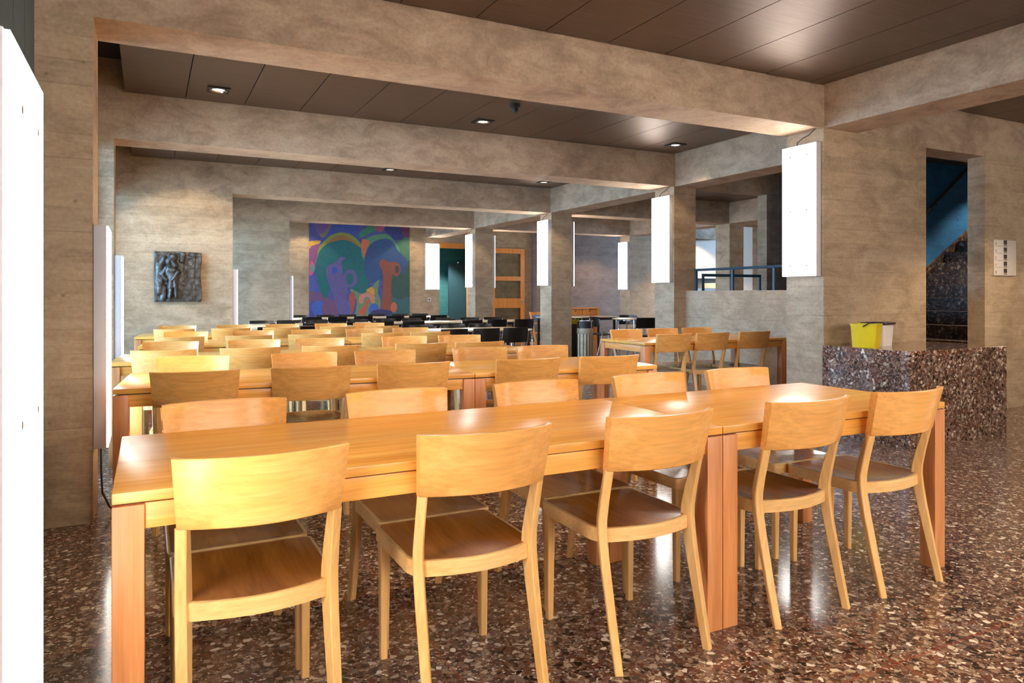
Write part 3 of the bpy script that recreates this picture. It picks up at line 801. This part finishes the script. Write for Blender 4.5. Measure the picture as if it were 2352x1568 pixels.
# rows: table pieces (x, y), near chair X list, far chair X list
BROWS = [
 ('nearest', [(3.27, 9.10)], 9.10, [3.62, 4.08, 4.54], [3.66, 4.16, 4.62]),
 ('second', [(1.44, 12.02), (3.15, 12.02), (4.86, 12.02)], 12.02, [1.90, 2.40, 2.85, 3.52, 4.06, 5.17, 5.68, 6.22], [1.77, 2.22, 2.72, 3.46, 3.98, 4.50, 5.20, 5.72, 6.22]),
 ('third', [(2.70, 15.15), (4.41, 15.15)], 15.15, [2.98, 3.50, 4.05, 4.74, 5.25, 5.75], [3.00, 3.55, 4.06, 4.74, 5.28, 5.80]),
]
for nm, tabs, y, near, far in BROWS:
    for k, (tx, ty) in enumerate(tabs):
        put_bt(tx, ty, 0, ('pale table with black legs, %s in the %s black-chair row' % (['left', 'middle', 'right'][k] if len(tabs) == 3 else ['left', 'right'][k], nm)) if len(tabs) > 1 else 'pale table with black legs in the nearest black-chair row')
    for k, x in enumerate(near):
        put_black(x, y - .33 + random.uniform(-.03, .03), random.uniform(-.06, .06), 'black chair, %s on the near side of the %s pale table row' % (ordinal(k, len(near)), nm), 'black chairs on the near side, %s row' % nm)
    for k, x in enumerate(far):
        put_black(x, y + .74 + .33 + random.uniform(-.03, .03), PI + random.uniform(-.06, .06), 'black chair, %s on the far side of the %s pale table row' % (ordinal(k, len(far)), nm), 'black chairs on the far side, %s row' % nm)
# a pale table between the wooden rows and the second black-chair row
put_bt(1.25, 10.84, 0, 'pale table between the last wooden row and the corner of the relief wall')
put_black(2.0, 10.52, 0, 'lone black chair at the pale table behind the last wooden row', 'black chairs at the short pale table')
put_black(1.56, 10.50, .05, 'black chair nearest the relief wall at the short pale table', 'black chairs at the short pale table')

# ------------------------------------------------------------------ right-hand background: round tables, bin, sideboard, high chair
def round_table(x, y, label, r=.38):
    t = thing('round_table', label, 'table', (x, y, 0), .4, 'round tables with chrome legs')
    mb = MB(); mb.lathe([(r - .004, .716), (r, .72), (r, .736), (r - .004, .74)], 40); mb.build('tabletop', M['pale_top'], t, 40)
    for k in range(4):
        a = PI / 4 + k * PI / 2; px, py = (r - .09) * math.cos(a), (r - .09) * math.sin(a)
        mb = MB(); mb.tube([(px, py, .716), (px * 1.08, py * 1.08, 0)], .014, 8); mb.build('leg', M['chrome'], t)
    mb = MB(); mb.lathe([(r - .12, .69), (r - .1, .69), (r - .1, .715), (r - .12, .715)], 32, cap=False); mb.build('ring_frame', M['chrome'], t)
    return t
round_table(9.00, 12.20, 'round pale table with chrome legs behind the wall table')
round_table(10.35, 12.95, 'second round pale table close to the grey column')
put_bt(7.75, 13.3, 0, 'pale rectangular table behind the waste bin')
for x, y, rz, l in ((8.18, 12.34, -PI / 2 - .1, 'black chair left of the front round table'), (8.70, 11.27, -.25, 'black chair on the near side of the front round table'),
                    (9.50, 12.95, 2.40, 'black chair behind the front round table'), (10.4, 12.05, .0, 'black chair near the second round table'),
                    (8.3, 14.40, 3.1, 'black chair behind the table by the waste bin')):
    put_black(x, y, rz, l, 'black chairs around the round tables')
# waste bin
wb = thing('waste_bin', 'ribbed metal waste bin with pale liner beside the middle column', 'bin', (7.33, 11.35, 0))
mb = MB(); ribs = 15
rings = []
for z in (0, .01, .60):
    rings.append([((.138 + (.010 if k % 4 < 2 else 0)) * math.cos(2 * PI * k / (ribs * 4)), (.138 + (.010 if k % 4 < 2 else 0)) * math.sin(2 * PI * k / (ribs * 4)), z) for k in range(ribs * 4)])
mb.loft(rings); mb.build('body', M['bin_metal'], wb, 20)
mb = MB(); mb.lathe([(.150, .50), (.158, .53), (.155, .575), (.151, .606), (.135, .608), (.132, .58)], 30, cap=False); mb.build('liner', M['bag_pale'], wb)
mb = MB(); mb.lathe([(.147, .602), (.149, .605), (.149, .725), (.12, .73), (.118, .70)], 32, cap=False); mb.build('lid_ring', M['dark_trim'], wb)
mb = MB()
for k in range(4):
    a = k * PI / 2 + .3; mb.tube([(.152 * math.cos(a), .152 * math.sin(a), .59), (.152 * math.cos(a), .152 * math.sin(a), .74)], .005, 6)
mb.lathe([(.149, .742), (.155, .742), (.155, .75), (.149, .75)], 32, cap=False)
mb.build('wire_holder', M['chrome'], wb)
# second bin with yellow contents behind it
yb = thing('sorting_bin', 'dark sorting bin with yellow insert behind the waste bin', 'bin', (7.42, 11.95, 0))
mb = MB(); mb.box(-.15, .15, -.13, .13, 0, .66, .01); mb.build('body', M['dark_trim'], yb)
mb = MB(); mb.box(-.11, .11, -.09, .09, .66, .75, .006); mb.build('insert', M['yellow'], yb)
mb = MB(); mb.box(-.16, .16, -.14, .14, .775, .79, .003)
for sx in (-.14, .14):
    for sy in (-.12, .12): mb.box(sx - .006, sx + .006, sy - .006, sy + .006, .66, .776)
mb.build('lid', M['white_plastic'], yb)
# wooden sideboard in front of the grey wall
sb = thing('sideboard', 'low orange wooden sideboard in front of the dim grey wall', 'sideboard', (9.9, 16.2, 0))
mb = MB(); mb.box(-.02, 1.02, -.02, .42, .85, .88, .004); mb.build('top', M['door_wood'], sb)
for x0 in (0, .955):
    mb = MB(); mb.box(x0, x0 + .045, 0, .4, 0, .85, .003); mb.build('side_panel', M['door_wood'], sb)
for k in range(2):
    mb = MB(); mb.box(.05 + k * .455, .495 + k * .455, .02, .38, .68, .83, .003); d = mb.build('drawer', M['door_wood'], sb)
    mb = MB(); mb.tube([(.27 + k * .455, .02, .79), (.27 + k * .455, -.005, .79)], .014, 10); mb.build('knob', M['dark_trim'], d)
mb = MB(); mb.box(.045, .955, .01, .39, .40, .43); mb.build('shelf', M['door_wood'], sb)
# high chair
hc = thing('high_chair', 'orange wooden high chair with slanted frame behind the middle column', 'chair', (8.62, 15.55, 0), .1)
for s in (0, .40):
    mb = MB(); mb.box(s, s + .03, -.0, .045, 0, .045)
    mb.loft([[(s, .02 + .0, .02), (s + .03, .02, .02), (s + .03, .075, .02), (s, .075, .02)], [(s, .30, .80), (s + .03, .30, .80), (s + .03, .345, .80), (s, .345, .80)]])
    mb.box(s, s + .03, .0, .48, 0, .035); mb.build('side_rail', M['door_wood'], hc, 0)
mb = MB(); mb.box(.03, .40, .16, .42, .50, .518, .003); mb.build('seat', M['door_wood'], hc)
mb = MB(); mb.box(.03, .40, .05, .33, .26, .278, .003); mb.build('foot_plate', M['door_wood'], hc)
mb = MB(); mb.box(.03, .40, .285, .303, .70, .79, .004); mb.build('backrest', M['door_wood'], hc)
mb = MB(); mb.box(.05, .38, .255, .284, .60, .72, .01); mb.build('cushion', M['blue_pad'], hc)

# ------------------------------------------------------------------ door, frame, socket
dr = thing('door_1', 'tall orange wooden door leaf with three glass panes, standing open', 'door', (8.42, 17.80, 0)); dr['kind'] = 'structure'
W, H = 1.06, 2.52
mb = MB()
mb.box(0, .13, 0, .05, 0, H).box(W - .13, W, 0, .05, 0, H)
zs = [(0, .16), (.86, 1.13), (1.62, 1.74), (H - .14, H)]
for a, b in zs: mb.box(.13, W - .13, 0, .05, a, b)
mb.build('door_frame', M['door_wood'], dr, 0)
for a, b in ((.16, .86), (1.13, 1.62), (1.74, H - .14)):
    mb = MB(); mb.box(.125, W - .125, .02, .03, a - .005, b + .005); mb.build('pane', M['glass'], dr, 0)
mb = MB(); mb.tube([(W - .06, -.0, 1.05), (W - .06, -.045, 1.05), (W - .19, -.05, 1.05)], .009, 8); mb.box(W - .085, W - .035, -.004, 0, .95, 1.12); mb.build('handle', M['steel'], dr)
mb = MB(); mb.box(7.79, 7.86, 17.86, 18.0, 0, 2.62).box(6.95, 7.86, 17.86, 18.0, 2.48, 2.62)
struct('trim_20', 'orange wooden frame around the teal doorway', 'door frame', mb, M['door_wood'])
tl = thing('steel_door', 'dark teal door leaf inside the lobby', 'door', (7.9, 19.6, 0)); tl['kind'] = 'structure'
mb = MB(); mb.box(0, .9, 0, .06, 0, 2.15); mb.build('panel', M['teal_door'], tl, 0)
mb = MB(); mb.box(.62, .66, -.01, 0, 0, 2.1); mb.build('edge_strip', M['dark_trim'], tl, 0)
mb = MB(); mb.lathe([(.06, 2.16), (.06, 2.2), (.02, 2.22)], 16, .3, 0); mb.build('closer', M['chrome'], tl)
downlight(7.3, 18.7, 2.99, 'added fill downlight inside the teal lobby', 420)  # added to lift the teal seen through the doorway
sk = thing('wall_socket', 'small square white wall socket left of the teal doorway', 'socket', (6.66, 17.9, 1.10))
mb = MB(); mb.box(-.05, .05, -.012, 0, -.05, .05, .003); mb.build('plate', M['socket'], sk)
mb = MB(); mb.lathe([(.02, 0), (.02, .004)], 16); o = mb.build('insert', M['dark_trim'], sk); o.location = (0, -.0122, 0); o.rotation_euler = (PI / 2, 0, 0)

# ------------------------------------------------------------------ railing on the low wall
rl = thing('railing', 'blue-grey steel railing on the low concrete wall', 'railing', (6.85, 0, 1.29))
mb = MB(); mb.tube([(0, 7.78, .29), (0, 5.0, .29)], .018, 10); mb.build('top_rail', M['rail'], rl)
for y in (7.75, 7.05, 6.35, 5.65, 5.05):
    mb = MB(); mb.box(-.014, .014, y - .016, y + .016, 0, .275); mb.build('post', M['rail'], rl, 0)
rl2 = thing('railing', 'darker railing crossing the gallery opening behind the low wall', 'railing', (6.97, 7.76, 0))
mb = MB(); mb.box(0, 1.12, -.012, .012, 1.49, 1.53); mb.build('top_rail', M['rail'], rl2, 0)
for x in (.0, .54, 1.09):
    mb = MB(); mb.box(x, x + .03, -.012, .012, 0, 1.49); mb.build('post', M['rail'], rl2, 0)

# serving room: extractor hood and white column units seen through the opening
hd = thing('extractor_hood', 'white extractor hood with wooden front seen through the gallery opening', 'hood', (13.0, 14.4, 0))
mb = MB(); mb.box(-.3, .95, 0, .6, 1.72, 2.62, .01); mb.build('panel', M['plaster'], hd)
mb = MB(); mb.box(-.32, .97, -.02, .6, 1.66, 1.72); mb.build('shelf', M['white_plastic'], hd)
mb = MB(); mb.loft([[(-.3, -.02, 1.40), (.97, -.02, 1.40), (.97, .5, 1.40), (-.3, .5, 1.40)], [(-.3, .1, 1.655), (.97, .1, 1.655), (.97, .5, 1.655), (-.3, .5, 1.655)]]); mb.build('hood', M['steel'], hd, 0)
mb = MB(); mb.box(-.3, .97, .5, .9, 0, 1.40).box(-.32, -.29, .45, .5, 0, 1.7); mb.build('back_panel', M['white_plastic'], hd)
pl = thing('drain_pipe', 'slim grey pipe on the pale serving room wall', 'pipe', (14.95, 15.28, 0))
mb = MB(); mb.tube([(0, 0, 0), (0, 0, 1.75)], .055, 12); mb.build('pipe', M['steel'], pl)
mb = MB()
for z in (.5, 1.4): mb.box(-.07, .07, -.065, .075, z, z + .03)
mb.build('clamp', M['dark_trim'], pl)

# ------------------------------------------------------------------ terrazzo block, buckets, floor sign
tb = thing('terrazzo_block', 'red-brown terrazzo counter block with polished top by the pier', 'counter', (5.43, 3.655, 0))
mb = MB(); mb.box(0, 1.36, 0, .82, 0, .735); mb.build('body', M['block'], tb, 0)
mb = MB(); mb.box(0, 1.36, 0, .82, .7352, .78, .003); mb.build('top_slab', M['block_red'], tb, 0)
def bucket(name, loc, rz, w, h, mat, label, rim):
    t = thing(name, label, 'bucket', loc, rz)
    def rect(s, z, r=.02):
        pts = []
        for cx, cy, a0 in ((s - r, s - r, 0), (-s + r, s - r, 90), (-s + r, -s + r, 180), (s - r, -s + r, 270)):
            for k in range(5):
                a = math.radians(a0 + 90 * k / 4); pts.append((cx + r * math.cos(a), cy + r * math.sin(a), z))
        return pts
    b = w / 2 - .012; tp = w / 2
    mb = MB(); mb.loft([rect(b, 0), rect(tp, h), rect(tp - .004, h), rect(b - .004, .006)]); mb.build('body', mat, t, 40)
    if rim:
        mb = MB(); mb.loft([rect(tp + .003, h - .014), rect(tp + .016, h + .0), rect(tp + .012, h + .008), rect(tp - .01, h + .005), rect(tp - .02, h - .08)], cap=False); mb.build('liner', M['bag_dark'], t, 60)
    else:
        mb = MB(); mb.loft([rect(tp + .004, h - .012), rect(tp + .004, h + .003), rect(tp - .006, h + .003), rect(tp - .006, h - .012)], cap=False); mb.build('rim', mat, t, 40)
        mb = MB(); mb.tube([(-tp - .005, .0, h - .02), (-tp - .02, -.05, h + .012), (0, -tp - .02, h + .016), (tp + .02, -.05, h + .012), (tp + .005, 0, h - .02)], .005, 6); mb.build('bail_handle', M['bag_dark'], t)
    return t
bucket('bucket', (5.60, 4.16, .78), .41, .215, .20, M['yellow'], 'bright yellow square bucket on the terrazzo block', False)
bucket('bucket', (5.86, 4.235, .78), .2, .20, .20, M['white_plastic'], 'white square bucket with dark liner, half behind the yellow one', True)

sg = thing('floor_sign', 'white floor directory sign with dark centre stripe on the right wall', 'sign', (8.060, 4.48, 1.443))
mb = MB(); mb.box(0, .413, -.018, 0, 0, .382, .002); mb.build('board', M['sign_white'], sg)
mb = MB()
y = -.0186
cell = .0765
for k in range(5):
    z0 = .382 - .0 - (k + 1) * cell
    mb.box(.176, .238, y, -.0175, z0 + .028, z0 + cell - .002)
    mb.box(.176, .238, y, -.0175, z0 + .012, z0 + .021)
    if k < 4:
        mb.box(.020, .160, y, -.0175, z0 + .008, z0 + .0105)
        mb.box(.245, .275, y, -.0175, z0 + .017, z0 + .019)
mb.build('stripe', M['sign_dark'], sg, 0)
for k, ch in enumerate('43210'):
    cu = bpy.data.curves.new('numeral', 'FONT'); cu.body = ch; cu.size = .042; cu.extrude = .0006
    cu.materials.append(M['sign_dark']); tmp = bpy.data.objects.new('numeral_curve', cu); C.objects.link(tmp)
    bpy.context.view_layer.update()
    me = bpy.data.meshes.new_from_object(tmp.evaluated_get(bpy.context.evaluated_depsgraph_get())); me.name = 'numeral'
    bpy.data.objects.remove(tmp); o = bpy.data.objects.new('numeral', me); C.objects.link(o); o.parent = sg
    o.location = (.022, y, .382 - (k + 1) * cell + .020); o.rotation_euler = (PI / 2, 0, 0)

# ------------------------------------------------------------------ bronze relief
rf = thing('bronze_relief', 'dark bronze relief plaque of a walking figure on the concrete wall', 'relief', (.085, 11.42, 1.133))
NX, NZ = 96, 112; RW, RH = .613, .722
caps = [  # figure: x0,z0,x1,z1,radius,height in plaque units (0..1)
 (.30, .80, .40, .88, .075, .075), (.16, .78, .20, .84, .06, .05), (.38, .80, .44, .72, .055, .08), (.33, .62, .38, .50, .12, .085), (.42, .63, .50, .60, .05, .09), (.50, .60, .38, .44, .045, .09),
 (.24, .66, .16, .54, .05, .07), (.16, .54, .26, .44, .045, .07), (.36, .44, .34, .28, .065, .075), (.42, .44, .44, .30, .055, .085), (.34, .28, .32, .10, .045, .07), (.44, .30, .45, .10, .042, .075),
 (.10, .72, .12, .20, .07, .035), (.18, .30, .18, .08, .06, .03), (.72, .88, .86, .90, .02, .02), (.58, .82, .60, .95, .05, .03)]
def hgt(u, v):
    h = .030
    if u > .69: h += .012 if v < .92 else .0
    if u > .86: h -= .006
    for x0, z0, x1, z1, r, hh in caps:
        dx, dz = x1 - x0, z1 - z0; L = dx * dx + dz * dz
        tt = max(0, min(1, ((u - x0) * dx + (v - z0) * dz) / L)) if L else 0
        d = math.hypot(u - x0 - tt * dx, (v - z0 - tt * dz) * 1.18)
        if d < r * 1.25: h = max(h, .03 + 1.15 * hh * math.sqrt(max(0, 1 - (d / (r * 1.25)) ** 2)))
    if .33 < u < .62 and .6 < v < .96 and h < .04: h -= .022
    h += .004 * math.sin(u * 31 + v * 13) * math.sin(v * 29 - u * 9) + .0015 * math.sin(u * 97) * math.sin(v * 83 + 1)
    e = min(u, 1 - u, v, 1 - v)
    return max(.012, h) * (1 if e > .012 else .9)
mb = MB(); grid = []
for j in range(NZ + 1):
    row = []
    for i in range(NX + 1):
        u, v = i / NX, j / NZ
        wob = .012 * math.sin(v * 9) * (1 if u > .5 else .4) * (abs(u - .5) * 2)
        row.append(mb.bm.verts.new(((u + wob) * RW, -.03 - hgt(u, v), v * RH * (1 - .03 * max(0, u - .6)))))
    grid.append(row)
for j in range(NZ):
    for i in range(NX): mb.bm.faces.new((grid[j][i], grid[j][i + 1], grid[j + 1][i + 1], grid[j + 1][i]))
edge = [grid[0][i] for i in range(NX + 1)] + [grid[j][NX] for j in range(1, NZ + 1)] + [grid[NZ][i] for i in range(NX - 1, -1, -1)] + [grid[j][0] for j in range(NZ - 1, 0, -1)]
bk = [mb.bm.verts.new((v.co.x, 0, v.co.z)) for v in edge]
for k in range(len(edge)):
    q = (k + 1) % len(edge); mb.bm.faces.new((edge[k], bk[k], bk[q], edge[q]))
mb.bm.faces.new(bk)
mb.build('plaque', M['bronze'], rf, 50)

# ------------------------------------------------------------------ mural
from mathutils.geometry import tessellate_polygon
mu = MB(); mats = [plain('mural_ground', srgb(78, 84, 150), .7)]; pal = {}
mu.box(3.53, 6.112, 17.884, 17.895, .55, 3.02)
for k, (col, pts) in enumerate(MURAL):
    if col not in pal:
        pal[col] = len(mats); mats.append(plain('mural_paint', srgb(*col), .7, noise=.08))
    mu.mi = pal[col]
    cv = smooth_curve([(x, z) for x, z in pts], 5)
    y = 17.8838 - .0001 * k
    cv = [(min(max(x, 3.531), 6.111), y, min(max(z, .551), 3.019)) for x, z in cv]
    clean = [p for i, p in enumerate(cv) if (Vector(p) - Vector(cv[i - 1])).length > .002]
    vs = [mu.bm.verts.new(p) for p in clean]
    for tri in tessellate_polygon([[Vector((p[0], p[2], 0)) for p in clean]]):
        if len(set(tri)) == 3:
            f = mu.bm.faces.new([vs[i] for i in tri]); f.material_index = mu.mi
o = mu.build('mural', mats, None, 0); tag(o, 'large colourful mural of rounded tree shapes on the back wall', 'mural')

# ------------------------------------------------------------------ daylight, camera, view
w = bpy.data.worlds.new('sky'); bpy.context.scene.world = w; w.use_nodes = True
bg = w.node_tree.nodes['Background']
bg.inputs['Color'].default_value = (.33, .61, 1.0, 1); bg.inputs['Strength'].default_value = SKY

cam = bpy.data.cameras.new('camera'); co = bpy.data.objects.new('camera', cam); C.objects.link(co)
FPX = 1641.0
cam.sensor_width = 36; cam.sensor_fit = 'HORIZONTAL'; cam.lens = 36 * FPX / 2352
cam.shift_y = (676.0 - 784.0) / 2352
cam.clip_start = .02
co.location = (0, 0, 1.238); co.rotation_euler = (PI / 2, 0, -math.radians(27.017))
sc = bpy.context.scene; sc.camera = co
sc.view_settings.view_transform = 'Standard'; sc.view_settings.look = 'None'; sc.view_settings.gamma = 1
sc.view_settings.exposure = EXPO
sc.cycles.use_denoising = True
sc.cycles.max_bounces = 7; sc.cycles.diffuse_bounces = 4; sc.cycles.glossy_bounces = 3; sc.cycles.transmission_bounces = 4; sc.cycles.transparent_max_bounces = 6
sc.cycles.use_adaptive_sampling = True; sc.cycles.adaptive_threshold = .1
sc.cycles.light_sampling_threshold = .02
sc.cycles.caustics_reflective = False; sc.cycles.caustics_refractive = False
sc.cycles.sample_clamp_indirect = 6
